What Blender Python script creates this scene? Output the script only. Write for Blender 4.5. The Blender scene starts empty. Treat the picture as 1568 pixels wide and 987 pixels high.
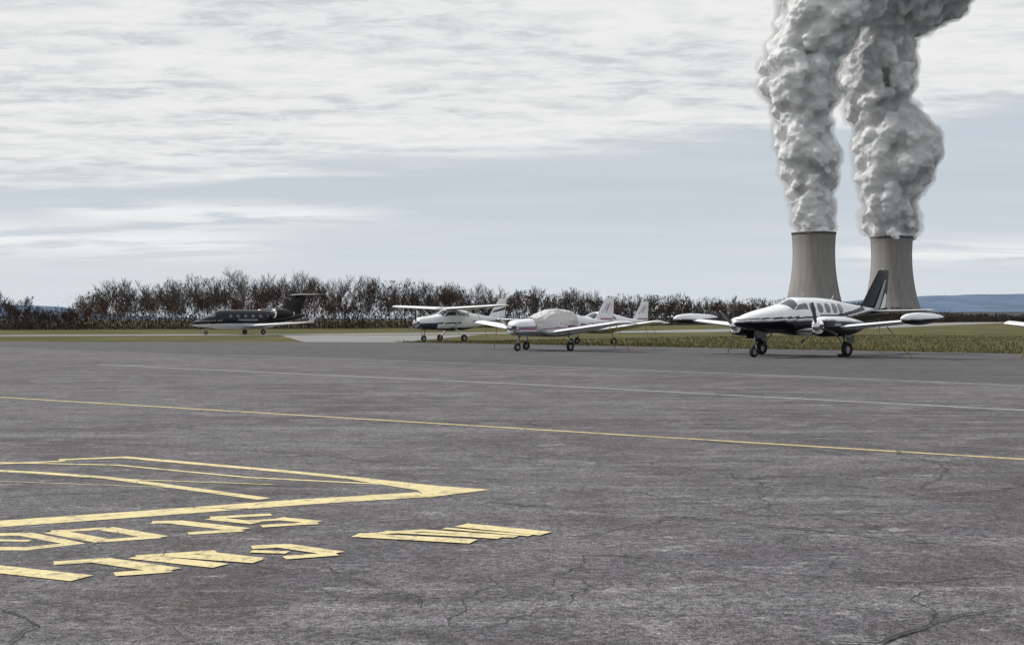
import bpy, math, random
import numpy as np
from mathutils import Vector, Matrix, noise as mnoise
random.seed(7); rng=np.random.default_rng(7)
H=1.55; F=2000.0; HZ=488.0
def G(px,py):
    D=F*H/(py-HZ); return ((px-784)/F*D, D)
scene=bpy.context.scene
scene.view_settings.view_transform='Standard'; scene.view_settings.look='None'; scene.view_settings.exposure=0
# ------------------------------------------------------------ materials
def newmat(name):
    m=bpy.data.materials.new(name); m.use_nodes=True
    nt=m.node_tree; b=nt.nodes['Principled BSDF']; return m,nt,b
class NT:
    def __init__(s,nt): s.nt=nt
    def n(s,t,**k):
        x=s.nt.nodes.new(t)
        for a,v in k.items(): setattr(x,a,v)
        return x
    def l(s,a,b): s.nt.links.new(a,b)
    def inp(s,node,i,v):
        if hasattr(v,'is_output') or isinstance(v,bpy.types.NodeSocket): s.l(v,node.inputs[i])
        else: node.inputs[i].default_value=v
    def math(s,op,a,b=0.0,c=0.0,clamp=False):
        x=s.n('ShaderNodeMath',operation=op,use_clamp=clamp); s.inp(x,0,a); s.inp(x,1,b)
        if op in('MULTIPLY_ADD',): s.inp(x,2,c)
        return x.outputs[0]
    def mapr(s,v,a,b,c=0.0,d=1.0,smooth=True):
        x=s.n('ShaderNodeMapRange'); x.interpolation_type='SMOOTHSTEP' if smooth else 'LINEAR'
        s.inp(x,0,v); s.inp(x,1,a); s.inp(x,2,b); s.inp(x,3,c); s.inp(x,4,d); return x.outputs[0]
    def noise(s,vec,scale,detail=4,rough=.55,dist=0):
        x=s.n('ShaderNodeTexNoise'); s.l(vec,x.inputs['Vector']); x.inputs['Scale'].default_value=scale
        x.inputs['Detail'].default_value=detail; x.inputs['Roughness'].default_value=rough; x.inputs['Distortion'].default_value=dist
        return x.outputs[0]
    def mapping(s,vec,sc=(1,1,1),rot=(0,0,0),loc=(0,0,0)):
        x=s.n('ShaderNodeMapping'); s.l(vec,x.inputs[0]); x.inputs['Scale'].default_value=sc; x.inputs['Rotation'].default_value=rot; x.inputs['Location'].default_value=loc
        return x.outputs[0]
    def mix(s,f,a,b,bt='MIX'):
        x=s.n('ShaderNodeMixRGB',blend_type=bt); s.inp(x,0,f)
        for i,v in((1,a),(2,b)):
            if isinstance(v,tuple): x.inputs[i].default_value=(*v[:3],1)
            else: s.l(v,x.inputs[i])
        return x.outputs[0]
    def pos(s): return s.n('ShaderNodeNewGeometry').outputs['Position']
    def obj(s): return s.n('ShaderNodeTexCoord').outputs['Object']
    def bump(s,h,strength,dist):
        x=s.n('ShaderNodeBump'); x.inputs['Strength'].default_value=strength; x.inputs['Distance'].default_value=dist
        s.l(h,x.inputs['Height']); return x.outputs[0]
def simple(name,col,rough=.5,metal=0,var=.15,scale=3,coat=0,spec=.5):
    m,nt,b=newmat(name); N=NT(nt)
    n=N.noise(N.obj(),scale,5,.6)
    c=N.mix(N.mapr(n,.3,.7),tuple(x*(1-var) for x in col),tuple(min(1,x*(1+var)) for x in col))
    N.l(c,b.inputs['Base Color']); b.inputs['Roughness'].default_value=rough; b.inputs['Metallic'].default_value=metal
    b.inputs['Coat Weight'].default_value=coat; b.inputs['Coat Roughness'].default_value=.08; b.inputs['Specular IOR Level'].default_value=spec
    return m
WHITE=simple('white_aircraft_paint',(.74,.75,.77),.3,0,.05,1.5,.3)
BLACK=simple('black_aircraft_paint',(.006,.006,.008),.22,0,.2,2,0,.3)
GREY=simple('grey_aircraft_paint',(.22,.23,.25),.35,0,.1,2,.3)
PINK=simple('purple_trim_paint',(.28,.10,.22),.35,0,.1,2,.3)
NAVY=simple('navy_trim_paint',(.03,.035,.07),.3,0,.1,2,.1)
GLASS=simple('cockpit_glass',(.03,.04,.042),.05,0,.2,2,1,.5)
RUB=simple('tyre_rubber',(.012,.012,.013),.85)
METAL=simple('gear_metal',(.30,.30,.31),.4,.7)
BLADE=simple('propeller_black',(.02,.02,.02),.4)
CHROME=simple('spinner_metal',(.6,.6,.62),.2,.9)
ROPE=simple('yellow_tie_rope',(.45,.38,.12),.8)
def canvas_mat():
    m,nt,b=newmat('canvas_cover_fabric'); N=NT(nt); o=N.obj()
    n=N.noise(o,4,6,.6); N.l(N.mix(n,(.42,.41,.41),(.60,.59,.58)),b.inputs['Base Color']); b.inputs['Roughness'].default_value=.85
    N.l(N.bump(N.noise(o,5,4,.6,1.2),.7,.06),b.inputs['Normal']); return m
CANVAS=canvas_mat()
def asphalt(name,light=0,paint=None):
    m,nt,b=newmat(name); N=NT(nt); p=N.pos()
    big=N.noise(p,.12,4,.6,.6); med=N.noise(p,.9,5,.68,.4)
    fine=N.noise(p,26,3,.85); grit=N.noise(p,90,1,.8)
    c=N.mix(N.mapr(big,.38,.62),(.056,.053,.058),(.088,.085,.091))
    c=N.mix(N.mapr(med,.45,.64),c,(.102,.097,.100))
    c=N.mix(N.math('MULTIPLY',N.mapr(N.noise(p,.42,6,.72,1.2),.50,.64),.65),c,(.054,.043,.043))
    lane=N.noise(N.mapping(p,(.22,2.0,1),(0,0,math.radians(40))),.7,6,.7,.5)
    c=N.mix(N.math('MULTIPLY',N.mapr(lane,.50,.66),.65),c,(.155,.152,.160))
    scuff=N.noise(N.mapping(p,(.7,1.5,1),(0,0,math.radians(8))),2.2,6,.75,.8)
    c=N.mix(N.math('MULTIPLY',N.mapr(scuff,.55,.67),.65),c,(.21,.206,.214))
    dsc=N.noise(N.mapping(p,(.8,1.4,1),(0,0,.1),(11,4,0)),2.6,6,.75,.6)
    c=N.mix(N.math('MULTIPLY',N.mapr(dsc,.52,.64),.65),c,(.030,.027,.028))
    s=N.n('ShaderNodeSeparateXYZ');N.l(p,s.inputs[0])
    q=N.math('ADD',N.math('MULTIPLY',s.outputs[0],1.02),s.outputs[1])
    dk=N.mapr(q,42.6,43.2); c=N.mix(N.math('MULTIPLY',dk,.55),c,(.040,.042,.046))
    c=N.mix(1.0,c,N.mix(N.mapr(fine,.32,.68,0,1),(.36,.36,.36),(1.74,1.72,1.70)),'MULTIPLY')
    c=N.mix(1.0,c,N.mix(N.mapr(grit,.32,.68,0,1),(.45,.45,.45),(1.65,1.65,1.65)),'MULTIPLY')
    vn=N.n('ShaderNodeTexNoise'); N.l(p,vn.inputs['Vector']); vn.inputs['Scale'].default_value=1.1; vn.inputs['Detail'].default_value=5
    dv=N.n('ShaderNodeVectorMath',operation='ADD'); N.l(p,dv.inputs[0])
    sc=N.n('ShaderNodeVectorMath',operation='SCALE'); N.l(vn.outputs['Color'],sc.inputs[0]); sc.inputs['Scale'].default_value=.75
    N.l(sc.outputs[0],dv.inputs[1])
    def crack(scale,w,gate,seed):
        vo=N.n('ShaderNodeTexVoronoi',feature='DISTANCE_TO_EDGE'); N.l(dv.outputs[0],vo.inputs['Vector']); vo.inputs['Scale'].default_value=scale
        k=N.mapr(vo.outputs['Distance'],w*.3,w,1,0)
        g=N.mapr(N.noise(N.mapping(p,(1,1,1),(0,0,0),(seed,0,0)),.3,2),gate,gate+.08)
        return N.math('MULTIPLY',k,g)
    cr=N.math('MAXIMUM',crack(.33,.004,.46,3),crack(1.1,.007,.53,19))
    c=N.mix(N.math('MULTIPLY',cr,.7),c,(.018,.017,.017))
    if light: c=N.mix(light,c,(.28,.28,.27))
    hgt=N.math('ADD',N.math('MULTIPLY',fine,.7),N.math('MULTIPLY',grit,.5))
    if paint:
        wear=N.mapr(N.noise(p,6,6,.80,.5),.49,.63); w2=N.mapr(fine,.54,.68)
        w=N.math('MAXIMUM',N.math('MULTIPLY',wear,.60),N.math('MULTIPLY',w2,.55))
        pc=N.mix(N.noise(p,3,4),tuple(x*.82 for x in paint),tuple(x*1.12 for x in paint))
        c=N.mix(N.math('MAXIMUM',w,N.math('MULTIPLY',cr,.9)),pc,c)
    N.l(c,b.inputs['Base Color']); b.inputs['Roughness'].default_value=.85; b.inputs['Specular IOR Level'].default_value=.35
    N.l(N.bump(N.math('SUBTRACT',hgt,cr),.6,.015),b.inputs['Normal']); return m
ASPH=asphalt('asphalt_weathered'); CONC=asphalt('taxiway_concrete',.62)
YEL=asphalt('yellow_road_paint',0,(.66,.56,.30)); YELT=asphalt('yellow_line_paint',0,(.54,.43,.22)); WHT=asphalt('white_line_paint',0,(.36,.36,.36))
TAR=simple('tar_crack_line',(.020,.019,.019),.9)  # dark colour of the tar lines and cracks themselves
def grass_mat():
    m,nt,b=newmat('grass_ground'); N=NT(nt); p=N.pos()
    c=N.mix(N.mapr(N.noise(p,.09,6,.65,.4),.38,.62),(.058,.062,.023),(.120,.100,.050))
    c=N.mix(N.mapr(N.noise(p,1.3,5,.7),.5,.7),c,(.072,.086,.026))
    c=N.mix(N.mapr(N.noise(p,4,4,.75),.55,.75),c,(.042,.037,.021))
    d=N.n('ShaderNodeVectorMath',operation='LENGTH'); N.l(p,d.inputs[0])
    c=N.mix(N.mapr(d.outputs['Value'],500,3500),c,(.10,.13,.15))  # distance haze painted into the ground colour, blue-grey far out
    N.l(c,b.inputs['Base Color']); b.inputs['Roughness'].default_value=1; b.inputs['Specular IOR Level'].default_value=.1
    N.l(N.bump(N.noise(p,5,4,.7),.6,.15),b.inputs['Normal']); return m
GRASS=grass_mat()
# ------------------------------------------------------------ mesh helpers
def mkobj(name,V,Fc,mats,mi=None,smooth=True,parent=None):
    me=bpy.data.meshes.new(name); me.from_pydata([tuple(v) for v in V],[],Fc)
    for m in mats: me.materials.append(m)
    if mi is not None: me.polygons.foreach_set('material_index',mi)
    me.polygons.foreach_set('use_smooth',[smooth]*len(me.polygons)); me.update()
    o=bpy.data.objects.new(name,me); scene.collection.objects.link(o)
    if parent: o.parent=parent
    return o
def interp(xs,ys,x):
    n=len(xs)
    if x<=xs[0]: return ys[0]
    if x>=xs[-1]: return ys[-1]
    i=0
    while x>xs[i+1]: i+=1
    def sl(k): return (ys[k+1]-ys[k])/(xs[k+1]-xs[k])
    def tan(k):
        if k==0: return sl(0)
        if k==n-1: return sl(n-2)
        a,b=sl(k-1),sl(k)
        return 0 if a*b<=0 else 2*a*b/(a+b)
    h=xs[i+1]-xs[i]; t=(x-xs[i])/h
    return (2*t**3-3*t*t+1)*ys[i]+(t**3-2*t*t+t)*h*tan(i)+(-2*t**3+3*t*t)*ys[i+1]+(t**3-t*t)*h*tan(i+1)
class Body:
    def __init__(s,st,n=2.3,y0=0):
        s.x=[a[0] for a in st]; s.zc=[a[1] for a in st]; s.w=[a[2] for a in st]; s.h=[a[3] for a in st]; s.n=n; s.y0=y0
    def pt(s,x,th,off=0):
        zc,w,h=interp(s.x,s.zc,x),interp(s.x,s.w,x)+off,interp(s.x,s.h,x)+off
        e=2/s.n; c,q=math.cos(th),math.sin(th)
        return (x, s.y0+w*math.copysign(abs(q)**e,q), zc+h*math.copysign(abs(c)**e,c))
    def side(s,x,z,sgn,off=.006):
        zc,w,h=interp(s.x,s.zc,x),interp(s.x,s.w,x)+off,interp(s.x,s.h,x)+off
        k=min(1,abs((z-zc)/h)); return (x,s.y0+sgn*w*(1-k**s.n)**(1/s.n),z)
    def mesh(s,name,mats,fn=None,N=120,M=48,parent=None):
        x0,x1=s.x[0],s.x[-1]; V=[];Fc=[];mi=[]
        ts=[i/(N-1) for i in range(N)]
        xs=[x0+(x1-x0)*(t-.12*math.sin(2*math.pi*t)/math.pi) for t in ts]
        for x in xs:
            for j in range(M): V.append(s.pt(x,2*math.pi*j/M))
        for i in range(N-1):
            for j in range(M):
                a=i*M+j;b=i*M+(j+1)%M; f=(a,b,b+M,a+M); Fc.append(f)
                if fn:
                    c=[sum(V[k][q] for k in f)/4 for q in range(3)]; mi.append(fn(*c))
                else: mi.append(0)
        Fc.append(tuple(range(M))[::-1]); Fc.append(tuple((N-1)*M+j for j in range(M))); mi+= [mi[0],mi[-1]]
        return mkobj(name,V,Fc,mats,mi,True,parent)
def oval(body,name,xc,zc,rx,rz,sgn,mat,parent,n=3.0,off=.008):
    V=[];Fc=[];R=5;M=20
    V.append(body.side(xc,zc,sgn,off))
    for r in range(1,R+1):
        for j in range(M):
            t=2*math.pi*j/M; c,q=math.cos(t),math.sin(t); e=2/n
            V.append(body.side(xc+rx*r/R*math.copysign(abs(c)**e,c),zc+rz*r/R*math.copysign(abs(q)**e,q),sgn,off))
    for j in range(M): Fc.append((0,1+j,1+(j+1)%M))
    for r in range(R-1):
        for j in range(M):
            a=1+r*M+j;b=1+r*M+(j+1)%M; Fc.append((a,a+M,b+M,b))
    return mkobj(name,V,Fc,[mat],None,True,parent)
def patch(body,name,c4,mat,parent,off=.01,K=10,wr=0):
    V=[];Fc=[]
    for i in range(K+1):
        for j in range(K+1):
            u,v=i/K,j/K
            x=(1-u)*(1-v)*c4[0][0]+u*(1-v)*c4[1][0]+u*v*c4[2][0]+(1-u)*v*c4[3][0]
            t=(1-u)*(1-v)*c4[0][1]+u*(1-v)*c4[1][1]+u*v*c4[2][1]+(1-u)*v*c4[3][1]
            o=off
            if wr: o+=wr*mnoise.noise(Vector((x*2.2,t*2.5,3)))+wr*.5*mnoise.noise(Vector((x*6,t*5,9)))
            V.append(body.pt(x,t,o))
    for i in range(K):
        for j in range(K):
            a=i*(K+1)+j; Fc.append((a,a+1,a+K+2,a+K+1))
    return mkobj(name,V,Fc,[mat],None,True,parent)
AF=[(0,0),(.012,.2),(.05,.42),(.12,.62),(.25,.9),(.4,1),(.6,.82),(.8,.48),(.93,.18),(1,.02)]
def airfoil():
    up=[(u,v*.6) for u,v in AF]; lo=[(u,-v*.4) for u,v in AF[1:]][::-1]
    return up+lo
def loft(name,secs,mats,parent,fn=None,sub=8):
    af=airfoil(); P=[]
    for k in range(len(secs)-1):
        for q in range(sub):
            t=q/sub; P.append([Vector(a).lerp(Vector(b),t) for a,b in zip(secs[k],secs[k+1])]+[(k+t)/(len(secs)-1)])
    P.append([Vector(a) for a in secs[-1]]+[1.0])
    M=len(af);V=[];Fc=[];mi=[]
    for c,ch,th,_ in P:
        for u,v in af: V.append(c+ch*u+th*v)
    for i in range(len(P)-1):
        for j in range(M):
            a=i*M+j;b=i*M+(j+1)%M; Fc.append((a,b,b+M,a+M))
            mi.append(fn((P[i][3]+P[i+1][3])/2,(af[j][0]+af[(j+1)%M][0])/2) if fn else 0)
    Fc.append(tuple(range(M))[::-1]); Fc.append(tuple((len(P)-1)*M+j for j in range(M))); mi+=[mi[0],mi[-1]]
    return mkobj(name,V,Fc,mats,mi,True,parent)
def wing(name,r,t,cr,ct,tr,mats,parent,fn=None,vert=False):
    td=(0,1,0) if vert else (0,0,1)
    r=Vector(r);t=Vector(t);d=(t-r).normalized()
    tipo=t+d*.07*ct+Vector((.12*ct,0,0)); T=Vector(td)
    return loft(name,[(r,(cr,0,0),T*cr*tr),(t,(ct,0,0),T*ct*tr),(tipo,(ct*.8,0,0),T*ct*tr*.25)],mats,parent,fn)
def finpaint(body_r,body_t,cr,ct,name,pts,mat,parent,tr=.1):
    for sg in(-1,1):
        V=[]
        K=8
        for i in range(K+1):
            for j in range(K+1):
                u,v=i/K,j/K
                a=[(1-u)*(1-v)*pts[0][q]+u*(1-v)*pts[1][q]+u*v*pts[2][q]+(1-u)*v*pts[3][q] for q in(0,1)]
                h,c=a; ch=cr+(ct-cr)*h; th=interp([q[0] for q in AF],[q[1] for q in AF],c)*.6*tr*ch+.006
                V.append((body_r[0]+(body_t[0]-body_r[0])*h+c*ch,sg*th,body_r[2]+(body_t[2]-body_r[2])*h))
        Fc=[(i*(K+1)+j,i*(K+1)+j+1,(i+1)*(K+1)+j+1,(i+1)*(K+1)+j) for i in range(K) for j in range(K)]
        mkobj(name,V,Fc,[mat],None,True,parent)
def tube(name,p0,p1,r0,r1,mat,parent,n=10,sx=1):
    p0=Vector(p0);p1=Vector(p1);d=(p1-p0).normalized();a=d.orthogonal().normalized();b=d.cross(a);V=[];Fc=[]
    for p,r in((p0,r0),(p1,r1)):
        for j in range(n):
            t=2*math.pi*j/n; V.append(p+a*math.cos(t)*r+b*math.sin(t)*r)
    for j in range(n): Fc.append((j,(j+1)%n,n+(j+1)%n,n+j))
    Fc.append(tuple(range(n))[::-1]);Fc.append(tuple(range(n,2*n)))
    return mkobj(name,V,Fc,[mat],None,True,parent)
def wheel(name,c,R,w,parent):
    prof=[(0.001,.55*w/2*1.1,1),(R*.28,.6*w/2,1),(R*.5,.45*w/2,1),(R*.55,.8*w/2,0),(R*.8,w/2,0),(R*.95,.75*w/2,0),(R,.3*w/2,0),(R,-.3*w/2,0),(R*.95,-.75*w/2,0),(R*.8,-w/2,0),(R*.55,-.8*w/2,0),(R*.5,-.45*w/2,1),(R*.28,-.6*w/2,1),(0.001,-.55*w/2*1.1,1)]
    M=24;V=[];Fc=[];mi=[]
    for r,y,_ in prof:
        for j in range(M):
            t=2*math.pi*j/M; V.append((c[0]+r*math.cos(t),c[1]+y,c[2]+r*math.sin(t)))
    for i in range(len(prof)-1):
        for j in range(M): Fc.append((i*M+j,i*M+(j+1)%M,(i+1)*M+(j+1)%M,(i+1)*M+j)); mi.append(prof[i][2] and prof[i+1][2])
    return mkobj(name,V,Fc,[RUB,METAL],mi,True,parent)
YELP=simple('blade_tip_paint',(.5,.45,.2),.5)
def prop(name,c,R,nb,ang,parent,spr=.17):
    sp=Body([(c[0]-.28,c[2],.005,.005),(c[0]-.2,c[2],spr*.5,spr*.5),(c[0]-.05,c[2],spr*.92,spr*.92),(c[0]+.1,c[2],spr,spr)],2,c[1])
    sp.mesh(name+'_spinner',[CHROME],None,16,20,parent)
    for k in range(nb):
        a=ang+2*math.pi*k/nb; rd=Vector((0,math.cos(a),math.sin(a))); tg=Vector((0,-math.sin(a),math.cos(a))); X=Vector((1,0,0)); C=Vector(c); S=[]
        for f,w,tw in((.12,.09,60),(.35,.15,42),(.7,.14,26),(.95,.10,18),(1,.04,15)):
            tw=math.radians(tw); ch=(tg*math.cos(tw)+X*math.sin(tw))*w; th=(X*math.cos(tw)-tg*math.sin(tw))*.03
            S.append((C+rd*f*R-ch*.5,ch,th))
        loft(name+'_blade_%d'%(k+1),S,[BLADE,YELP],parent,lambda t,u:1 if t>.93 else 0,3)
def place(e,mx,my,a,sref,sc=1.0):
    a=math.radians(a); c,s=math.cos(a),math.sin(a)
    e.location=(mx-c*sref*sc,my-s*sref*sc,.024); e.rotation_euler=(0,0,a); e.scale=(sc,sc,sc)
def empty(name):
    e=bpy.data.objects.new(name,None); scene.collection.objects.link(e); e.empty_display_size=1; return e
def rope(e,p,q): tube('tie_down_rope',p,q,.022,.022,ROPE,e,6)

def twin(mx,my,a):
    e=empty('twin_engine_airplane')
    fb=Body([(0,1.36,.02,.02),(.12,1.36,.15,.12),(.5,1.38,.31,.25),(1.3,1.42,.50,.40),(2.2,1.46,.63,.51),(2.7,1.5,.67,.57),(3.3,1.57,.70,.70),(3.8,1.6,.71,.77),(5.0,1.6,.71,.77),(6.0,1.61,.66,.72),(7,1.63,.52,.58),(8,1.66,.38,.44),(9.4,1.7,.22,.28),(10.5,1.74,.08,.14),(10.75,1.75,.01,.02)],2.2)
    def liv(x,y,z):
        zb=interp([0,.5,2,4,6,7.5,9,10.7],[1.34,1.37,1.40,1.42,1.48,1.64,1.85,2.0],x)
        if z<zb: return 1
        if z<zb+.05: return 2
        if x<8.5 and zb+.10<z<zb+.13+.016*x: return 1
        return 0
    fb.mesh('fuselage',[WHITE,BLACK,GREY],liv,230,88,e)
    for i,x in enumerate((4.15,4.68,5.2,5.72,6.2)):
        for sg in(-1,1):
            oval(fb,'window_trim',x,1.94,.19,.205,sg,GREY,e,2.4,.006)
            oval(fb,'cabin_window_%d'%(i+1),x,1.94,.155,.17,sg,GLASS,e,2.4,.012)
    for sg in(-1,1):
        patch(fb,'windshield',[(2.72,sg*.07),(3.42,sg*.07),(3.28,sg*.85),(2.92,sg*1.05)],GLASS,e)
        patch(fb,'side_windshield',[(3.0,sg*1.1),(3.36,sg*.86),(3.86,sg*.86),(3.84,sg*1.25)],GLASS,e)
        wing('wing',(3.2,sg*.5,.98),(3.75,sg*5.4,1.42),1.85,1.15,.14,[WHITE,BLACK],e,lambda t,u:1 if u<.03 and t<.93 else 0)
        tk=Body([(2.75,1.5,.01,.01),(2.9,1.5,.11,.11),(3.2,1.5,.18,.19),(3.9,1.5,.22,.235),(4.8,1.52,.18,.19),(5.5,1.56,.08,.09),(5.75,1.58,.01,.01)],2,sg*5.5)
        tk.mesh('tip_tank',[WHITE,BLACK,GREY],lambda x,y,z:1 if z<1.45+.03*(x-3) else (2 if z<1.48+.03*(x-3) else 0),60,32,e)
        nc=Body([(2.56,1.2,.28,.27),(2.62,1.2,.36,.34),(3.0,1.2,.42,.40),(3.7,1.2,.42,.40),(4.6,1.2,.38,.34),(5.4,1.22,.2,.2),(5.9,1.25,.03,.05)],2.6,sg*2.0)
        nc.mesh('engine_nacelle',[WHITE,BLACK,GREY],lambda x,y,z:(1 if z<1.42-.03*(x-3) else (2 if z<1.46-.03*(x-3) else 0)),80,48,e)
        for k in(-1,1): oval(nc,'louver',3.3,1.28,.22,.05,k,GREY,e,4,.006)
        for k in(-1,1):
            Body([(2.545,1.24,.075,.06),(2.56,1.24,.08,.065)],2.5,sg*2.0+k*.2).mesh('air_inlet',[BLADE],None,3,14,e)
        tube('exhaust',(3.9,sg*2.35,.85),(4.2,sg*2.37,.76),.045,.045,METAL,e)
        prop('propeller',(2.48,sg*2.0,1.2),.98,3,math.radians(78 if sg<0 else 40),e)
        wing('horizontal_stabilizer',(9.0,sg*.15,1.80),(9.5,sg*2.55,1.86),1.35,.8,.1,[WHITE,BLACK],e,lambda t,u:1 if u<.04 else 0)
        tube('main_gear_strut',(4.4,sg*1.95,1.0),(4.42,sg*1.95,.36),.055,.04,METAL,e); tube('gear_brace',(4.4,sg*1.5,.92),(4.42,sg*1.93,.5),.025,.025,METAL,e)
        tube('torque_link',(4.43,sg*1.95,.62),(4.62,sg*1.95,.5),.02,.02,METAL,e);tube('torque_link',(4.62,sg*1.95,.5),(4.43,sg*1.95,.36),.02,.02,METAL,e)
        wheel('main_wheel',(4.42,sg*2.08,.3),.30,.2,e)
        mkobj('gear_door',[(4.1,sg*2.2,.86),(4.75,sg*2.2,.86),(4.65,sg*2.24,.55),(4.2,sg*2.24,.55),(4.1,sg*2.22,.86),(4.75,sg*2.22,.86),(4.65,sg*2.26,.55),(4.2,sg*2.26,.55)],[(0,1,2,3),(7,6,5,4),(0,4,5,1),(1,5,6,2),(2,6,7,3),(3,7,4,0)],[BLACK],None,False,e)
        rope(e,(4.7,sg*3.7,1.2),(5.2,sg*4.5,0))
    loft('dorsal_fin',[((6.8,0,2.1),(2.7,0,0),(0,.02,0)),((8.6,0,2.14),(1.2,0,0),(0,.1,0)),((8.95,0,2.35),(.9,0,0),(0,.1,0))],[BLACK,WHITE],e)
    wing('vertical_fin',(8.4,0,1.85),(9.95,0,3.6),2.1,.85,.1,[BLACK],e,None,True)
    finpaint((8.4,0,1.85),(9.95,0,3.6),2.1,.85,'fin_stripe',[(.0,.45),(.75,.62),(.80,.80),(.05,.68)],GREY,e)
    finpaint((8.4,0,1.85),(9.95,0,3.6),2.1,.85,'fin_stripe_white',[(.05,.72),(.45,.84),(.40,.97),(.08,.97)],WHITE,e)
    tube('nose_gear_strut',(1.3,0,1.1),(1.18,0,.3),.05,.035,METAL,e); wheel('nose_wheel',(1.18,0,.23),.23,.15,e)
    for k in(-1,1):
        tube('nose_fork',(1.2,k*.1,.45),(1.18,k*.1,.23),.018,.018,METAL,e)
        mkobj('nose_gear_door',[(1.0,k*.2,1.02),(1.7,k*.2,1.0),(1.65,k*.27,.72),(1.05,k*.27,.74)],[(0,1,2,3)],[BLACK],None,False,e)
    tube('antenna',(4.4,0,2.36),(4.5,0,2.6),.02,.01,METAL,e); tube('antenna',(6.4,0,2.28),(6.55,0,2.48),.015,.01,WHITE,e)
    tube('beacon',(10.3,0,3.6),(10.3,0,3.7),.04,.03,METAL,e)
    rope(e,(10.0,0,1.6),(10.4,0.2,0))
    wheel('wheel_chock',(4.05,-2.08,.06),.07,.3,e)
    place(e,mx,my,a,4.4,1.03); return e
def lowwing(mx,my,a,trim,cover,stripe=0):
    e=empty('low_wing_airplane')
    fb=Body([(.22,1.12,.27,.24),(.28,1.12,.36,.31),(.45,1.12,.45,.37),(1.2,1.13,.53,.42),(1.7,1.17,.56,.47),(2.4,1.28,.57,.61),(2.9,1.32,.57,.66),(3.6,1.31,.55,.64),(4.4,1.27,.45,.50),(5.5,1.25,.28,.33),(6.6,1.28,.13,.2),(7.15,1.3,.03,.08)],2.5)
    def liv(x,y,z):
        zb=interp([0,2,4,7.2],[1.0,1.02,1.12,1.28],x)
        if zb<z<zb+.09: return 1
        if zb+.13<z<zb+.17: return 2
        if z<zb-.08: return 2
        if stripe and z<zb: return 1
        return 0
    fb.mesh('fuselage',[WHITE,trim,GREY],liv,150,64,e)
    for k in(-1,1): Body([(.205,1.16,.12,.09),(.222,1.16,.125,.095)],2.5,k*.24).mesh('air_inlet',[BLADE],None,3,14,e)
    prop('propeller',(.18,0,1.12),.93,2,math.radians(28),e,.16)
    for sg in(-1,1):
        patch(fb,'windshield',[(1.78,sg*.05),(2.45,sg*.05),(2.5,sg*.9),(2.0,sg*1.05)],GLASS,e)
        patch(fb,'door_window',[(2.15,sg*1.12),(2.56,sg*.92),(3.1,sg*.92),(3.1,sg*1.3)],GLASS,e)
        patch(fb,'rear_window',[(3.18,sg*1.3),(3.18,sg*.92),(3.75,sg*.95),(3.95,sg*1.3)],GLASS,e)
        wing('wing',(1.95,sg*.45,.84),(2.15,sg*5.1,1.36),1.75,1.25,.15,[WHITE,trim],e)
        wing('stabilator',(6.35,sg*.08,1.28),(6.42,sg*1.95,1.29),.8,.72,.1,[WHITE],e)
        tube('main_gear_strut',(2.6,sg*1.5,.86),(2.6,sg*1.52,.25),.045,.035,METAL,e); wheel('main_wheel',(2.6,sg*1.6,.22),.22,.15,e)
        tube('torque_link',(2.62,sg*1.52,.5),(2.75,sg*1.52,.4),.015,.015,METAL,e)
        rope(e,(3.0,sg*4.3,1.2),(3.3,sg*4.9,0))
    R0,T0=(5.75,0,1.4),(6.6,0,2.58)
    wing('vertical_fin',R0,T0,1.4,.62,.09,[WHITE],e,None,True)
    finpaint(R0,T0,1.4,.62,'fin_trim',[(.1,.25),(.16,.25),(.16,.95),(.1,.95)],trim,e,.09)
    for k in range(3):
        finpaint(R0,T0,1.4,.62,'fin_trim',[(.35,.2+.25*k),(.42+.2*(k==1),.2+.25*k),(.85,.42+.2*k),(.78,.42+.2*k)],trim,e,.09)
    tube('nose_gear_strut',(.75,0,.82),(.62,0,.2),.045,.03,METAL,e); wheel('nose_wheel',(.62,0,.2),.2,.13,e)
    tube('antenna',(3.2,0,1.95),(3.3,0,2.15),.012,.008,METAL,e); rope(e,(6.9,0,1.2),(7.3,0,0))
    if cover:
        patch(fb,'canvas_canopy_cover',[(1.35,-1.75),(4.15,-1.6),(4.15,1.6),(1.35,1.75)],CANVAS,e,.05,50,.06)
        for x in(1.7,2.9,3.8):
            for sg in(-1,1): tube('cover_strap',fb.pt(x,sg*1.55,.05),fb.pt(x,sg*2.9,.03),.012,.012,BLADE,e,6)
    place(e,mx,my,a,2.6); return e
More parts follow.
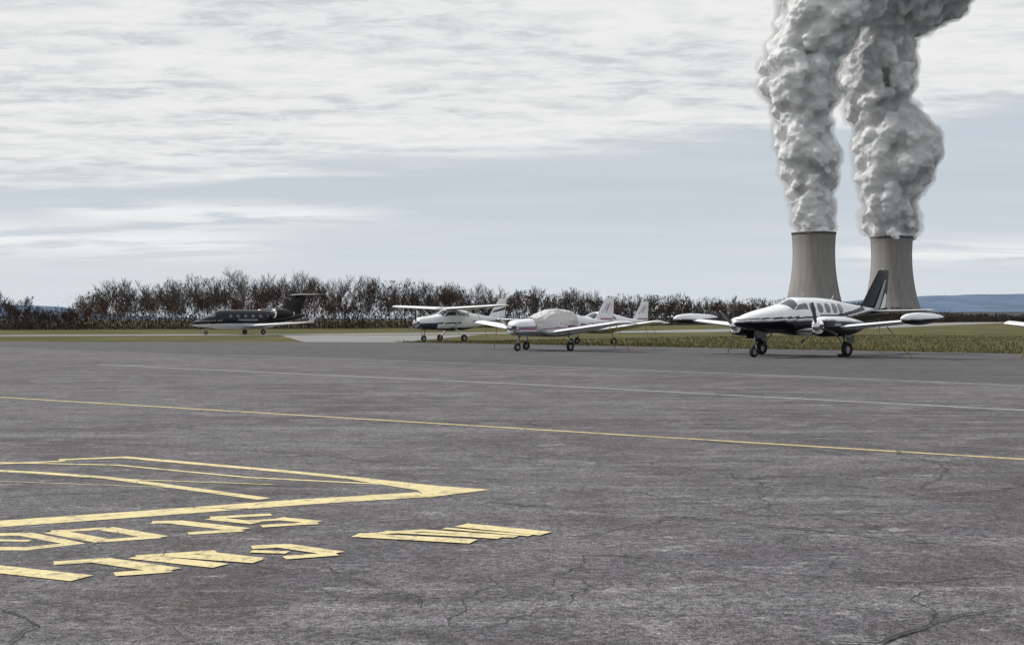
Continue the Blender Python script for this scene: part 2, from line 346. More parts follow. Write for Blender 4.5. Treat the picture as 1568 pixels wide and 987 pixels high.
def highwing(mx,my,a):
    e=empty('high_wing_airplane')
    fb=Body([(.2,1.25,.27,.24),(.26,1.25,.37,.32),(.45,1.25,.46,.39),(1.3,1.27,.55,.47),(1.9,1.31,.58,.53),(2.5,1.45,.6,.70),(3.0,1.47,.6,.74),(4.2,1.45,.58,.70),(5.2,1.42,.42,.5),(6.5,1.42,.25,.33),(7.8,1.45,.12,.2),(8.4,1.46,.03,.1)],2.8)
    def liv(x,y,z):
        zb=interp([0,2,5,8.4],[1.16,1.2,1.28,1.42],x)
        if z<zb-.3 : return 1
        if z<zb and x<1.6: return 1
        if zb+.02<z<zb+.09: return 1
        return 0
    fb.mesh('fuselage',[WHITE,NAVY],liv,130,56,e)
    for k in(-1,1): Body([(.185,1.3,.12,.09),(.202,1.3,.125,.095)],2.5,k*.24).mesh('air_inlet',[BLADE],None,3,14,e)
    prop('propeller',(.15,0,1.25),1.0,3,math.radians(90),e,.17)
    for sg in(-1,1):
        patch(fb,'windshield',[(1.95,sg*.04),(2.5,sg*.04),(2.5,sg*.8),(2.1,sg*1.0)],GLASS,e)
        patch(fb,'door_window',[(2.2,sg*1.2),(2.56,sg*.85),(3.3,sg*.85),(3.3,sg*1.32)],GLASS,e)
        patch(fb,'rear_window',[(3.4,sg*1.3),(3.4,sg*.88),(4.3,sg*.92),(4.5,sg*1.28)],GLASS,e)
        wing('wing',(2.3,sg*.25,2.22),(2.5,sg*5.6,2.42),1.65,1.1,.14,[WHITE,NAVY],e)
        tube('wing_strut',(2.95,sg*.55,.95),(2.95,sg*2.7,2.25),.04,.04,WHITE,e)
        wing('horizontal_stabilizer',(7.2,sg*.1,1.5),(7.4,sg*1.95,1.52),1.1,.75,.1,[WHITE],e)
        tube('main_gear_leg',(3.3,sg*.45,.85),(3.35,sg*1.2,.3),.07,.05,WHITE,e); wheel('main_wheel',(3.35,sg*1.28,.24),.24,.17,e)
        rope(e,(3.0,sg*2.9,2.2),(3.6,sg*3.6,0))
    wing('vertical_fin',(6.7,0,1.6),(7.75,0,2.95),1.6,.75,.09,[WHITE,NAVY],e,None,True)
    finpaint((6.7,0,1.6),(7.75,0,2.95),1.6,.75,'fin_trim',[(.3,.05),(.4,.05),(.6,.95),(.45,.95)],NAVY,e,.09)
    tube('nose_gear_strut',(1.0,0,.9),(.85,0,.22),.045,.035,METAL,e); wheel('nose_wheel',(.85,0,.22),.22,.15,e)
    place(e,mx,my,a,3.35); return e
def jet(mx,my,a):
    e=empty('business_jet')
    fb=Body([(0,1.02,.02,.02),(.12,1.03,.14,.11),(.5,1.08,.32,.25),(1.2,1.17,.52,.40),(1.9,1.27,.68,.55),(2.5,1.40,.79,.76),(3.1,1.47,.86,.90),(4,1.5,.88,.94),(8,1.5,.88,.94),(9.8,1.6,.68,.72),(11.6,1.76,.40,.42),(13.0,1.9,.1,.14),(13.2,1.92,.02,.03)],2)
    def liv(x,y,z):
        zb=interp([0,2,5,8,13.3],[.98,1.06,1.14,1.14,1.5],x)
        if z<zb: return 1
        if .4<x<7 and abs(z-(1.33+.02*x))<.022: return 2
        return 0
    fb.mesh('fuselage',[BLACK,WHITE,GREY],liv,170,56,e)
    for sg in(-1,1):
        patch(fb,'windshield',[(1.75,sg*.05),(2.5,sg*.05),(2.45,sg*.8),(2.05,sg*1.0)],GLASS,e)
        for i in range(6):
            oval(fb,'window_trim',3.9+.85*i,1.82,.165,.15,sg,GREY,e,2.6,.008); oval(fb,'cabin_window_%d'%(i+1),3.9+.85*i,1.82,.145,.13,sg,GLASS,e,2.6,.016)
        wing('wing',(5.4,sg*.5,.82),(7.9,sg*7.8,1.2),2.8,1.0,.13,[WHITE,GREY],e)
        wing('winglet',(7.95,sg*7.82,1.2),(8.55,sg*8.05,1.7),.9,.45,.08,[WHITE],e)
        en=Body([(8.4,2.05,.38,.38),(8.46,2.05,.46,.46),(9.0,2.05,.53,.53),(9.9,2.05,.48,.48),(10.6,2.07,.32,.32),(10.8,2.07,.26,.26)],2,sg*1.36)
        en.mesh('jet_engine',[BLACK,CHROME],lambda x,y,z:1 if x<8.55 or x>10.65 else 0,50,32,e)
        Body([(8.385,2.05,.33,.33),(8.4,2.05,.34,.34)],2,sg*1.36).mesh('intake_fan',[BLADE],None,3,24,e)
        loft('engine_pylon',[((8.8,sg*.4,1.85),(1.6,0,0),(0,0,.2)),((8.9,sg*.98,1.95),(1.4,0,0),(0,0,.18))],[BLACK],e)
        wing('t_tail_stabilizer',(11.95,sg*0.0,4.02),(13.1,sg*2.7,4.05),1.4,.7,.13,[BLACK,WHITE],e,lambda t,u:1 if u<.03 else 0)
        tube('main_gear_strut',(7.0,sg*1.6,.85),(7.05,sg*1.6,.25),.07,.05,METAL,e); wheel('main_wheel',(7.05,sg*1.72,.26),.26,.18,e)
    wing('vertical_fin',(9.4,0,1.8),(12.0,0,4.05),3.1,1.35,.1,[BLACK,GREY],e,None,True)
    tube('nose_gear_strut',(1.7,0,.9),(1.65,0,.2),.05,.04,METAL,e); wheel('nose_wheel',(1.65,0,.2),.2,.14,e)
    place(e,mx,my,a,0); return e
twin(12.2,54.8,42)
lowwing(1.75,64,41,PINK,True)
lowwing(5.0,78.7,40,PINK,False,0)
lowwing(23.4,48.4,45,NAVY,False)
highwing(-4.14,90,43)
jet(-31.0,126,43)

# ------------------------------------------------------------ ground
def sheet(name,pts,z,mat):
    return mkobj(name,[(x,y,z) for x,y in pts],[tuple(range(len(pts)))],[mat],None,False)
S=16000
sheet('ground',[(-S,-S),(S,-S),(S,S),(-S,S)],0,GRASS)
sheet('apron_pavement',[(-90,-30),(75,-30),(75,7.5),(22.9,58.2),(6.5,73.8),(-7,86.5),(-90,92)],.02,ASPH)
def curve_band(name,pts,w,z,mat):
    L=[];R=[]
    for i,p in enumerate(pts):
        a=Vector(pts[max(0,i-1)]);b=Vector(pts[min(len(pts)-1,i+1)]);d=(b-a).normalized();n=Vector((-d.y,d.x))
        ww=w[i] if isinstance(w,list) else w
        L.append(Vector(p)+n*ww/2);R.append(Vector(p)-n*ww/2)
    V=[(v.x,v.y,z) for v in L+R];n=len(pts)
    return mkobj(name,V,[(n+i,n+i+1,i+1,i) for i in range(n-1)],[mat],None,False)
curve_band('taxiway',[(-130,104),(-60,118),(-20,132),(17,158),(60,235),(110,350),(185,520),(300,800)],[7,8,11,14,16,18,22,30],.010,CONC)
sheet('taxiway_connector',[(-14,87.9),(-7.5,87),(-3,128),(-22,124)],.014,CONC)
zc=[.0225]
def ribbon(name,px,w,mat,ends=None,world=False):
    P=[Vector(p if world else G(*p)) for p in px]; n=len(P); V=[]
    for i in range(n):
        if i==0: d=(P[1]-P[0]).normalized(); nn=Vector((-d.y,d.x)); k=1
        elif i==n-1: d=(P[-1]-P[-2]).normalized(); nn=Vector((-d.y,d.x)); k=1
        else:
            d1=(P[i]-P[i-1]).normalized();d2=(P[i+1]-P[i]).normalized();n1=Vector((-d1.y,d1.x));n2=Vector((-d2.y,d2.x));nn=(n1+n2)
            if nn.length<1e-3: nn=n1
            nn.normalize(); k=min(1.3,1/max(.3,nn.dot(n1)))
        ww=w[i] if isinstance(w,list) else w
        V+= [(P[i]+nn*ww/2*k),(P[i]-nn*ww/2*k)]
    zc[0]+=.0002
    return [(v.x,v.y,zc[0]) for v in V],[(2*i+1,2*i+3,2*i+2,2*i) for i in range(n-1)]
def group(name,lst,mat):
    V=[];Fc=[]
    for px,w in lst:
        v,f=ribbon('',px,w,mat); o=len(V); V+=v; Fc+=[tuple(k+o for k in q) for q in f]
    mkobj(name,V,Fc,[mat],None,False)
group('white_apron_line',[([(345,543),(900,563),(1568,590),(1900,603)],.16),([(150,558),(800,588),(1568,628),(1900,647)],.16)],WHT)
group('yellow_taxi_line',[([(-200,597),(0,608),(700,650),(1568,703),(1900,724)],.13)],YELT)
group('yellow_bay_marking',[([(-250,822),(0,802),(200,788),(470,768),(650,757)],.33),
 ([(560,734),(440,722),(190,700),(90,704)],.15),([(640,744),(380,731),(180,712),(-100,706)],.07),
 ([(100,706),(0,710),(-100,714)],.10),([(-100,716),(60,724),(170,732),(405,764)],.14),([(165,733),(420,742)],.05),([(-100,740),(0,737),(300,748)],.02)],YEL)
zt=zc[0]+.0003; tip=[G(*p) for p in((548,731),(670,744),(750,750),(655,762),(640,751),(540,735))]
mkobj('yellow_bay_marking_tip',[(x,y,zt) for x,y in tip],[tuple(range(len(tip)))[::-1]],[YEL],None,False)
zc[0]=.0225
group('yellow_stand_lettering',[
 ([(-40,819),(40,818),(112,832),(40,840),(-40,840)],.13),([(-20,827),(45,828)],.07),
 ([(162,809),(78,814)],.11),([(80,814),(162,829)],.15),([(160,828),(244,822)],.12),([(245,823),(160,809)],.15),
 ([(232,800),(275,799)],.13),([(265,799),(372,811)],.16),([(372,812),(288,817)],.12),
 ([(415,788),(322,793)],.12),([(322,794),(392,801)],.13),([(370,799),(440,795)],.09),([(425,794),(486,800)],.14),([(486,801),(400,806)],.12),
 ([(-30,869),(125,886)],.19),
 ([(82,863),(160,858)],.13),([(150,858),(262,874)],.17),([(262,874),(175,880)],.13),
 ([(208,853),(338,867)],.15),([(255,850),(395,860)],.14),([(208,853),(330,845)],.09),([(300,846),(398,857)],.10),
 ([(385,839),(440,836)],.13),([(430,836),(515,848)],.15),([(515,849),(435,855)],.12),([(385,845),(440,847)],.09),
 ([(545,820),(725,830)],.17),([(588,815),(725,822),(765,825)],.08),([(640,813),(790,823)],.10),([(706,805),(836,818)],.18),([(548,820),(650,813)],.09),([(680,810),(812,821)],.07)],YEL)
def crk(pts,w):
    P=[Vector(G(*p)) for p in pts]; out=[]
    for i in range(len(P)-1):
        d=(P[i+1]-P[i]);n=max(3,int(d.length/.12))
        for k in range(n):
            t=k/n; q=P[i]+d*t; nn=Vector((-d.y,d.x)).normalized()
            off=.22*mnoise.noise(Vector((q.x*.9,q.y*.9,1)))+.06*mnoise.noise(Vector((q.x*5,q.y*5,4)))
            out.append(q+nn*off)
    out.append(P[-1]); return out,[w*(.35+1.0*abs(mnoise.noise(Vector((p.x*3,p.y*3,7))))) for p in out]
V=[];Fc=[]
zc[0]=.031
for pts,w in [([(745,768),(900,778),(1180,806),(1420,832)],.035),([(1568,925),(1430,955),(1280,985)],.026),([(560,925),(640,905),(520,915),(0,960)],.014),([(0,985),(60,960),(0,935)],.016),
  ([(490,870),(590,905),(640,930)],.012),([(1150,805),(1230,815),(1190,830)],.018),([(1240,740),(1420,760),(1568,742)],.022),([(850,870),(1000,900),(1090,890)],.010),([(0,760),(200,752),(420,756),(700,762)],.022),([(0,725),(300,738),(500,747)],.022),([(1380,690),(1450,720),(1420,750)],.02),([(0,915),(200,935),(330,985)],.012),([(700,640),(1000,668),(1568,720)],.03),([(0,672),(400,690),(760,722)],.03),([(900,735),(1240,742)],.02),([(0,640),(500,668)],.03)]:
    P,W=crk(pts,w); v,f=ribbon('',P,W,TAR,None,True); o=len(V);V+=v;Fc+=[tuple(k+o for k in q) for q in f]
mkobj('pavement_cracks',V,Fc,[TAR],None,False)
def numesh(name,V,T,mat,smooth=False,parent=None):
    me=bpy.data.meshes.new(name); nv=len(V);nf=len(T);k=T.shape[1]
    me.vertices.add(nv);me.vertices.foreach_set('co',np.ascontiguousarray(V,dtype=np.float32).ravel())
    me.loops.add(nf*k);me.loops.foreach_set('vertex_index',np.ascontiguousarray(T,dtype=np.int32).ravel())
    me.polygons.add(nf);me.polygons.foreach_set('loop_start',np.arange(0,nf*k,k,dtype=np.int32))
    try: me.polygons.foreach_set('loop_total',np.full(nf,k,dtype=np.int32))
    except Exception: pass
    me.materials.append(mat); me.update(calc_edges=True); me.validate()
    o=bpy.data.objects.new(name,me);scene.collection.objects.link(o)
    if parent:o.parent=parent
    return o
def blades():
    n=70000; u=rng.random(n); ex=(rng.random(n)**1.8)*60
    ax,ay=-8,87.5; bx,by=60,22
    x=ax+(bx-ax)*u+ex*.69+.15; y=ay+(by-ay)*u+ex*.72+.15
    h=.04+.08*rng.random(n)+.12*(rng.random(n)>.95); w=.02+.03*rng.random(n); th=rng.random(n)*6.28
    lx=(rng.random(n)-.5)*.12; ly=(rng.random(n)-.5)*.12
    V=np.zeros((n,3,3)); V[:,0]=np.stack([x-w*np.cos(th),y-w*np.sin(th),0*x],1);V[:,1]=np.stack([x+w*np.cos(th),y+w*np.sin(th),0*x],1);V[:,2]=np.stack([x+lx,y+ly,h],1)
    return V.reshape(-1,3),np.arange(3*n).reshape(-1,3)
def foliage(name,c1,c2,sc):
    m,nt,b=newmat(name);N=NT(nt);p=N.pos();n=N.noise(p,sc,4,.7)
    N.l(N.mix(N.mapr(n,.35,.65),c1,c2),b.inputs['Base Color']);b.inputs['Roughness'].default_value=.9;b.inputs['Specular IOR Level'].default_value=.15;return m
V,T=blades(); numesh('grass',V,T,foliage('grass_blades',(.07,.08,.027),(.145,.122,.063),.6))
# ------------------------------------------------------------ trees
def gen_tree(seed,levels=5,spread=.55):
    r=random.Random(seed); segs=[]
    def br(p,d,L,rad,lv):
        n=3 if lv<2 else 2
        for i in range(n):
            d=(d+Vector((r.uniform(-1,1),r.uniform(-1,1),r.uniform(-.3,.6)))*.16).normalized()
            q=p+d*L/n; r2=rad*(1-.22); segs.append((p,q,rad,r2)); p=q; rad=r2
            if lv<levels and (i>0 or lv>0):
                k=1 if lv<1 else (2 if r.random()<.55 else 1)
                for _ in range(k):
                    a=Vector((r.uniform(-1,1),r.uniform(-1,1),r.uniform(-.15,.7)))
                    br(p,(d*.75+a*spread*1.25).normalized(),L*r.uniform(.5,.78),max(rad*.6,.006),lv+1)
        if lv<levels: br(p,(d+Vector((r.uniform(-.4,.4),r.uniform(-.4,.4),.2))).normalized(),L*.7,max(rad*.75,.006),lv+1)
    br(Vector((0,0,0)),Vector((0,0,1)),.34,.013,0)
    zt=max(s[1].z for s in segs); out=np.array([[*s[0],*s[1],s[2],s[3]] for s in segs]); out[:,:6]/=zt
    return out
def seg_mesh(A,scale,minr):
    p0=A[:,0:3]*scale;p1=A[:,3:6]*scale; r0=np.where(A[:,6]>.0065,np.maximum(A[:,6]*scale,minr*1.3),minr);r1=np.where(A[:,7]>.0065,np.maximum(A[:,7]*scale,minr),minr*.7)
    d=p1-p0; d/=np.linalg.norm(d,axis=1,keepdims=True)+1e-9
    ref=np.where(np.abs(d[:,2:3])>.9,np.array([[1.,0,0]]),np.array([[0,0,1.]])); a=np.cross(d,ref);a/=np.linalg.norm(a,axis=1,keepdims=True)+1e-9;b=np.cross(d,a)
    V=[]
    for p,rr in((p0,r0),(p1,r1)):
        for k in range(3):
            t=2*math.pi*k/3; V.append(p+(a*math.cos(t)+b*math.sin(t))*rr[:,None])
    V=np.stack(V,1); n=len(A); base=np.arange(n)[:,None]*6
    Q=np.concatenate([base+np.array([[0,1,4,3]]),base+np.array([[1,2,5,4]]),base+np.array([[2,0,3,5]])],0)
    return V.reshape(-1,3),Q
tmpl=[gen_tree(100+i,4,random.uniform(.4,.75)) for i in range(9)]
PX=[-250,0,15,35,105,125,165,330,430,560,800,1000,1200,1300,1420,1500,1900]
DD=[178,180,181,182,184,186,190,196,202,210,242,310,400,440,560,620,800]
TP=[444,446,460,472,472,455,435,428,425,430,446,454,460,462,477,481,481]
def bark_mat(name,c1,c2,c3):
    m,nt,b=newmat(name);N=NT(nt);p=N.pos();n=N.noise(p,.07,3,.6);n2=N.noise(p,.6,3,.7)
    c=N.mix(N.mapr(n,.38,.62),c1,c2);c=N.mix(N.math('MULTIPLY',N.mapr(n2,.5,.7),.6),c,c3)
    N.l(c,b.inputs['Base Color']);b.inputs['Roughness'].default_value=.9;b.inputs['Specular IOR Level'].default_value=.15;return m
bark=bark_mat('bare_twigs',(.050,.039,.034),(.090,.074,.064),(.075,.044,.036))
Vs=[];Qs=[];o=0
NTREE=500
for k in range(NTREE):
    px=-250+2150*((k+random.random())/NTREE)**1.12
    D=np.interp(px,PX,DD)+random.uniform(0,30)*(1 if px<1000 else 2)
    clump=1+.16*mnoise.noise(Vector((px*.012,0,3)))+.10*mnoise.noise(Vector((px*.04,0,8)))
    zt=(H+(HZ-np.interp(px,PX,TP))/F*D)*random.choice((.62,.75,.88,.98,1.05,1.13))*clump
    A=tmpl[random.randrange(9)]; V,Q=seg_mesh(A,zt,.017*D/200)
    t=random.random()*6.28;c,s=math.cos(t),math.sin(t); ws=random.uniform(.7,1.3)
    x=V[:,0]*c-V[:,1]*s;y=V[:,0]*s+V[:,1]*c
    V=np.stack([x*ws+(px-784)/F*D,y*ws+D,V[:,2]],1); Vs.append(V);Qs.append(Q+o);o+=len(V)
numesh('distant_tree_line',np.concatenate(Vs),np.concatenate(Qs),bark)
n=260000; px=-250+2150*rng.random(n); D=np.interp(px,PX,DD)-2+rng.random(n)*34; top=(H+(HZ-np.interp(px,PX,TP))/F*D)
x=(px-784)/F*D
hn=np.array([mnoise.noise(Vector((a*.12,b*.05,0)))+.6*mnoise.noise(Vector((a*.6,b*.2,5))) for a,b in zip(x[:],D[:])])
z=top*np.clip(.80+.6*hn,.28,1.05)*rng.random(n)**1.45
sz=(.035+.13*rng.random(n)**2)*D/200; V=np.repeat(np.stack([x,D,z],1)[:,None],3,1)+rng.normal(size=(n,3,3))*sz[:,None,None]*np.array([.6,.5,1.3]); V[:,:,2]=np.maximum(V[:,:,2],0)
numesh('undergrowth',V.reshape(-1,3),np.arange(3*n).reshape(-1,3),bark_mat('brush',(.028,.023,.021),(.054,.043,.037),(.068,.036,.030)))
def bigtree(px,D,top,seed,name='bare_tree',w=1,mat=None):
    A=gen_tree(seed,5,.62); zt=H+(HZ-top)/F*D; V,Q=seg_mesh(A,zt,.014*D/200); V[:,:2]*=w; V+=np.array([(px-784)/F*D,D,0]); numesh(name,V,Q,mat or bark)
pale=foliage('pale_bark',(.10,.09,.08),(.18,.16,.14),.3)
bigtree(368,190,403,5,mat=pale,w=1.0); bigtree(880,262,438,8,w=1.1); bigtree(1125,330,450,11,mat=pale); bigtree(690,225,430,14); bigtree(495,208,422,21); bigtree(255,192,427,22); bigtree(40,186,452,27)
n=9000; c=rng.choice(4,n); cx=np.array([380,470,150,1240])[c]; cd=np.array([184,196,184,380])[c]; cz=np.array([2.6,2.4,2.5,3.0])[c]
Vc=np.stack([(cx-784)/F*cd,cd,cz],1)+rng.normal(size=(n,3))*np.array([2.6,1.5,1.0])
V=np.repeat(Vc[:,None],3,1)+rng.normal(size=(n,3,3))*.06; numesh('budding_shrubs',V.reshape(-1,3),np.arange(3*n).reshape(-1,3),foliage('red_buds',(.085,.030,.028),(.12,.05,.042),.5))
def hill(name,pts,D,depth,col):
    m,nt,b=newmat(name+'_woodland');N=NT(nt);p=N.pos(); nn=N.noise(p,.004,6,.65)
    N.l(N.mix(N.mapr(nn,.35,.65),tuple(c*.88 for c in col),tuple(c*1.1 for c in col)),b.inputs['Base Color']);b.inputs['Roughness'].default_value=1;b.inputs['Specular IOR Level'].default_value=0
    xs=np.linspace(pts[0][0],pts[-1][0],160);V=[];Fc=[]
    for px in xs:
        X=(px-784)/F*D; zt=H+(HZ-interp([p[0] for p in pts],[p[1] for p in pts],px))/F*D+ (6*mnoise.noise(Vector((X*.004,0,1)))+2.5*mnoise.noise(Vector((X*.02,0,1))))*D/8000
        for f,g in((-1,0),(-.5,.55),(0,1),(.6,.6),(1.2,0)): V.append((X,D+f*depth,max(0,zt*g)-(2 if g==0 else 0)))
    for i in range(len(xs)-1):
        for j in range(4): Fc.append((i*5+j,(i+1)*5+j,(i+1)*5+j+1,i*5+j+1))
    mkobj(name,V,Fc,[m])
hill('hills',[(-700,480),(-300,472),(0,467),(70,468),(130,476),(220,485),(400,487),(1000,486),(1200,472),(1330,458),(1430,453),(1520,450),(1700,449),(2000,458),(2600,475)],9000,1500,(.115,.155,.22))  # blue of the distance haze is put into the hills' base colour
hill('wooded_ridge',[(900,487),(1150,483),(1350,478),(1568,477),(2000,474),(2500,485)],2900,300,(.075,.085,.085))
for px,top in((1446,447),(1463,449),(1512,446)):
    tube('transmission_mast',((px-784)/F*8900,8900,100),((px-784)/F*8900,8900,H+(HZ-top)/F*8900),2.2,1,METAL,None,5)
# ------------------------------------------------------------ cooling towers
def tower_mat():
    m,nt,b=newmat('tower_concrete');N=NT(nt);p=N.obj()
    st=N.noise(N.mapping(p,(1,1,.04)),.12,5,.65); big=N.noise(p,.02,4)
    c=N.mix(N.mapr(st,.30,.72),(.195,.185,.178),(.265,.252,.242)); c=N.mix(N.math('MULTIPLY',N.mapr(big,.4,.65),.4),c,(.24,.23,.225))
    s=N.n('ShaderNodeSeparateXYZ');N.l(p,s.inputs[0]); dk=N.mapr(s.outputs[2],118,150); c=N.mix(N.math('MULTIPLY',dk,.3),c,(.12,.108,.104))
    N.l(c,b.inputs['Base Color']);b.inputs['Roughness'].default_value=.95;b.inputs['Specular IOR Level'].default_value=.1;return m
TM=tower_mat(); DK=simple('rim_dark',(.07,.065,.06),.9)
def tower(cx,D,sc):
    e=empty('cooling_tower'); x=(cx-784)/F*D; e.location=(x,D,0)
    prof=[(9,57),(20,52.5),(36,47),(60,41.8),(85,38.3),(105,36.9),(120,36.6),(135,37.1),(150,38.0)]
    M=96;V=[];Fc=[]
    pz=[p[0] for p in prof];pr=[p[1] for p in prof]
    zs=[9+ (150-9)*i/50 for i in range(51)]; P=[(z,interp(pz,pr,z)) for z in zs]+[(150.1,38.9),(153.2,38.9),(153.2,37.5),(149,37.1)]+[(z,interp(pz,pr,z)-.9) for z in zs[::-1][1:]]
    for z,r in P:
        for j in range(M): t=2*math.pi*j/M; V.append((r*math.cos(t),r*math.sin(t),z*sc))
    n=len(P); mi=[]
    for i in range(n-1):
        for j in range(M): Fc.append((i*M+j,i*M+(j+1)%M,(i+1)*M+(j+1)%M,(i+1)*M+j)); mi.append(1 if i in(51,52) else 0)
    mkobj('shell',V,Fc,[TM,DK],mi,True,e)
    for j in range(40):
        t=2*math.pi*j/40
        for s in(-1,1):
            t2=t+s*math.pi/40; tube('leg',(60*math.cos(t),60*math.sin(t),-1),(56.6*math.cos(t2),56.6*math.sin(t2),9.5*sc),.7,.7,TM,e,6)
tower(1246,2300,1.0); tower(1365,2415,1.0)
# ------------------------------------------------------------ steam plumes
def steam_mat(name):
    m,nt,b=newmat(name);N=NT(nt);p=N.pos();nt.nodes.remove(b);out=[n for n in nt.nodes if n.type=='OUTPUT_MATERIAL'][0]
    d=N.n('ShaderNodeBsdfDiffuse');t=N.n('ShaderNodeBsdfTranslucent');mx=N.n('ShaderNodeMixShader')
    c=N.mix(N.mapr(N.noise(p,.018,4,.6),.35,.65),(.76,.77,.785),(.90,.90,.90));N.l(c,d.inputs[0]);N.l(c,t.inputs[0]);mx.inputs[0].default_value=.08
    N.l(d.outputs[0],mx.inputs[1]);N.l(t.outputs[0],mx.inputs[2]);N.l(mx.outputs[0],out.inputs[0])
    return m
def vol_mat():
    m,nt,b=newmat('steam_haze');N=NT(nt);nt.nodes.remove(b);out=[n for n in nt.nodes if n.type=='OUTPUT_MATERIAL'][0]
    v=N.n('ShaderNodeVolumeScatter');v.inputs['Color'].default_value=(1,1,1,1);v.inputs['Density'].default_value=.024;v.inputs['Anisotropy'].default_value=.0
    N.l(v.outputs[0],out.inputs['Volume']);return m
SM=steam_mat('steam');VM=vol_mat()
import bmesh
ico=bmesh.new();bmesh.ops.create_icosphere(ico,subdivisions=3,radius=1);IV=np.array([v.co[:] for v in ico.verts]);IF=np.array([[v.index for v in f.verts] for f in ico.faces]);ico.free()
def plume(env,D,seed):
    r=random.Random(seed); e=empty('steam_plume'); mp=D/F
    ys=[a[0] for a in env];xl=[a[1] for a in env];xr=[a[2] for a in env]
    B=[]
    y=ys[0]
    while y>ys[-1]:
        l=np.interp(-y,[-q for q in ys],xl);rr=np.interp(-y,[-q for q in ys],xr);hw=(rr-l)/2*mp;cx=((l+rr)/2-784)*mp;z=H+(HZ-y)*mp
        B.append((cx,0,z,hw*.66))
        nn=6 if y<ys[0]-14 else 0
        for k in range(nn):
            t=r.uniform(0,6.283);rd=hw*r.uniform(.22,.50);q=(hw-rd)*r.uniform(.85,1.12)
            B.append((cx+q*math.cos(t),q*math.sin(t),z+r.uniform(-8,8),rd))
        if nn==0:
            for k in range(8):
                t=k*.785; rd=hw*.36;q=(hw-rd)*.96; B.append((cx+q*math.cos(t),q*math.sin(t),z,rd))
        y-=9
    B=np.array(B)
    def build(name,grow,vox,disp,mat,zmin=0):
        BB=B[B[:,2]>zmin]
        V=(IV[None]*(BB[:,3]+grow)[:,None,None]+BB[:,None,:3]).reshape(-1,3);T=(IF[None]+(np.arange(len(BB))*len(IV))[:,None,None]).reshape(-1,3)
        o=numesh(name,V,T,mat);m=o.modifiers.new('r','REMESH');m.mode='VOXEL';m.voxel_size=vox;m.use_smooth_shade=True
        sm=o.modifiers.new('s','SMOOTH');sm.factor=.5;sm.iterations=4
        for i,(ty,sc,st) in enumerate(disp):
            tx=bpy.data.textures.new(name+str(i),ty);tx.noise_scale=sc
            if ty=='CLOUDS': tx.noise_depth=3
            dm=o.modifiers.new('d%d'%i,'DISPLACE');dm.texture=tx;dm.strength=st;dm.mid_level=.5 if ty=='CLOUDS' else .3;dm.texture_coords='LOCAL'
        s2=o.modifiers.new('s2','SMOOTH');s2.factor=.5;s2.iterations=3
        dg=bpy.context.evaluated_depsgraph_get();me=bpy.data.meshes.new_from_object(o.evaluated_get(dg));o.modifiers.clear();o.data=me
        me.polygons.foreach_set('use_smooth',[True]*len(me.polygons))
        if not me.materials: me.materials.append(mat)
        o.parent=e; return o
    build('steam_core',-4.0,1.8,[('CLOUDS',32,16),('VORONOI',20,-8),('VORONOI',9,-3)],SM)
    build('steam_haze',2.0,2.6,[('CLOUDS',32,16),('CLOUDS',11,11)],VM,160)
    e.location=(0,D,0)
plume([(368,1213,1279),(350,1208,1283),(320,1203,1282),(290,1204,1281),(250,1190,1291),(235,1182,1290),(210,1178,1272),(180,1183,1276),(150,1170,1288),(120,1156,1286),(95,1157,1286),(60,1174,1308),(30,1184,1338),(0,1188,1355),(-40,1200,1390),(-90,1230,1440),(-150,1270,1500)],2300,3)
plume([(372,1334,1396),(358,1326,1404),(335,1311,1415),(310,1309,1405),(280,1306,1424),(240,1306,1447),(210,1306,1441),(190,1303,1421),(165,1290,1401),(130,1284,1402),(100,1282,1406),(70,1298,1403),(40,1316,1410),(10,1328,1475),(-20,1345,1505),(-60,1360,1530),(-120,1400,1590)],2415,9)
# ------------------------------------------------------------ sky
w=bpy.data.worlds.new('World');scene.world=w;w.use_nodes=True;nt=w.node_tree;N=NT(nt);bg=nt.nodes['Background']
try:
    w.cycles.sampling_method='MANUAL'; w.cycles.sample_map_resolution=256
except Exception: pass
SUN_EL=math.radians(42);SUN_AZ=math.radians(-75)
sky=N.n('ShaderNodeTexSky',sky_type='NISHITA');sky.sun_disc=False;sky.sun_elevation=SUN_EL;sky.sun_rotation=SUN_AZ%(2*math.pi);sky.dust_density=2
g=N.n('ShaderNodeTexCoord').outputs['Generated'];s=N.n('ShaderNodeSeparateXYZ');N.l(g,s.inputs[0]);x,y,z=s.outputs
r=N.math('SQRT',N.math('ADD',N.math('MULTIPLY',x,x),N.math('MULTIPLY',y,y)))
v=N.math('DIVIDE',z,N.math('MAXIMUM',r,.001));az=N.math('ARCTAN2',x,y)
zz=N.math('ADD',N.math('MAXIMUM',z,0),.08)
cv=N.n('ShaderNodeCombineXYZ');N.l(N.math('DIVIDE',x,zz),cv.inputs[0]);N.l(N.math('DIVIDE',y,zz),cv.inputs[1])
n1=N.noise(N.mapping(cv.outputs[0],(.8,1.7,1),(0,0,.12)),1.3,7,.60,.3)
n2=N.noise(N.mapping(cv.outputs[0],(2.1,3.4,1),(0,0,-.15),(5,3,0)),2.4,7,.66,.25)
def C(a): return tuple(q*10 for q in a)
low=N.mix(N.mapr(v,0,.11),C((.69,.75,.81)),C((.58,.63,.69)))
low=N.mix(.08,low,sky.outputs[0])
n4=N.noise(N.mapping(cv.outputs[0],(.5,1.6,1),(0,0,.2),(9,2,0)),1.0,6,.6,.3)
low=N.mix(N.math('MULTIPLY',N.mapr(n4,.4,.7),.3),low,C((.72,.75,.79)))
bnd=N.math('MULTIPLY_ADD',az,.075,.124)
dv=N.math('SUBTRACT',v,bnd)
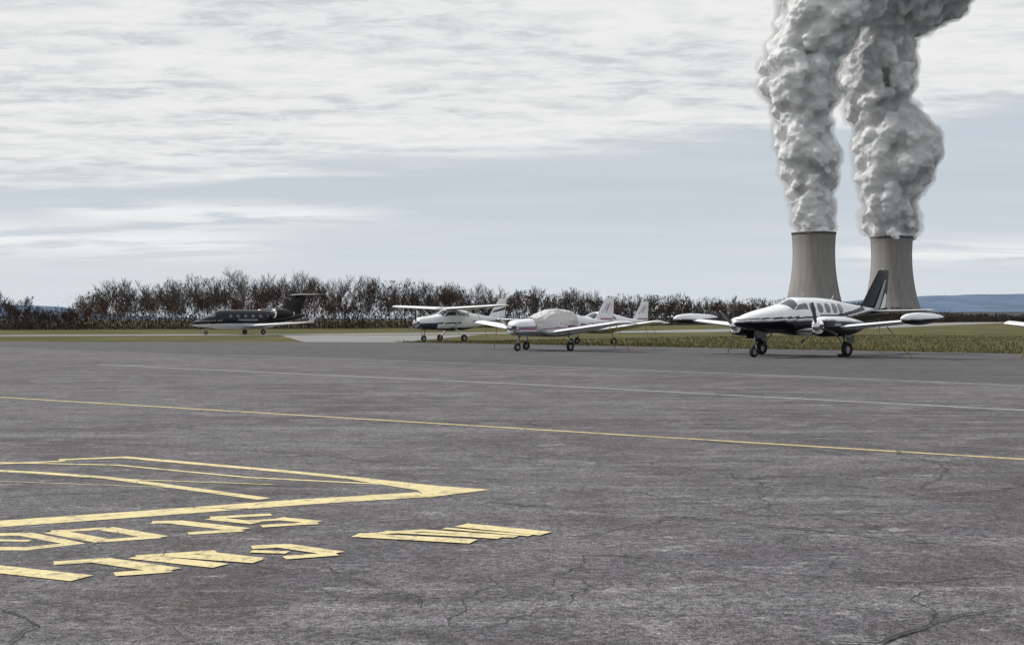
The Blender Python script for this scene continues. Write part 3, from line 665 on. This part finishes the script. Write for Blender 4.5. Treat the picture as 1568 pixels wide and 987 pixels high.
mk=N.mapr(N.math('ADD',N.math('MULTIPLY',dv,30),N.math('MULTIPLY',N.math('SUBTRACT',n1,.5),2.2)),-.25,.45)
cc=N.mix(N.mapr(n2,.35,.59),C((.60,.62,.64)),C((.81,.815,.82)))
cc=N.mix(N.math('MULTIPLY',N.mapr(n1,.42,.60),.6),cc,C((.88,.88,.875)))
cc=N.mix(N.math('MULTIPLY',N.mapr(v,.3,1.2),.4),cc,C((.55,.58,.62)))
col=N.mix(mk,low,cc)
n3=N.noise(N.mapping(cv.outputs[0],(.9,2.0,1),(0,0,.15),(2,7,0)),1.3,7,.62,.3)
def band(v0,sv,a0,a1):
    q=N.math('DIVIDE',N.math('SUBTRACT',v,v0),sv);q=N.math('POWER',2.718,N.math('MULTIPLY',N.math('MULTIPLY',q,q),-1))
    return N.math('MULTIPLY',q,N.math('MULTIPLY',N.mapr(az,a0-.06,a0),N.mapr(az,a1,a1+.12,1,0)))
bs=N.math('ADD',N.math('ADD',band(.057,.013,-1.0,-.25),band(.079,.008,-.30,-.17)),band(.048,.008,.28,1.0))
wm=N.math('MULTIPLY',bs,N.mapr(n3,.38,.56),clamp=True); col=N.mix(wm,col,C((.85,.865,.875)))
N.l(col,bg.inputs[0]);bg.inputs[1].default_value=.1
L=bpy.data.lights.new('sun','SUN');L.energy=4.0;L.angle=math.radians(.6);L.color=(1,.975,.94)
lo=bpy.data.objects.new('sun',L);scene.collection.objects.link(lo)
sd=Vector((math.sin(SUN_AZ)*math.cos(SUN_EL),math.cos(SUN_AZ)*math.cos(SUN_EL),math.sin(SUN_EL)));lo.rotation_euler=sd.to_track_quat('Z','Y').to_euler()
# ------------------------------------------------------------ camera
cam=bpy.data.cameras.new('camera');cam.sensor_width=36;cam.lens=36*F/1568;cam.clip_end=60000;cam.clip_start=.1
co=bpy.data.objects.new('camera',cam);scene.collection.objects.link(co);co.location=(0,0,H+.02);co.rotation_euler=(math.radians(90)-math.atan((493.5-HZ)/F),0,0);scene.camera=co
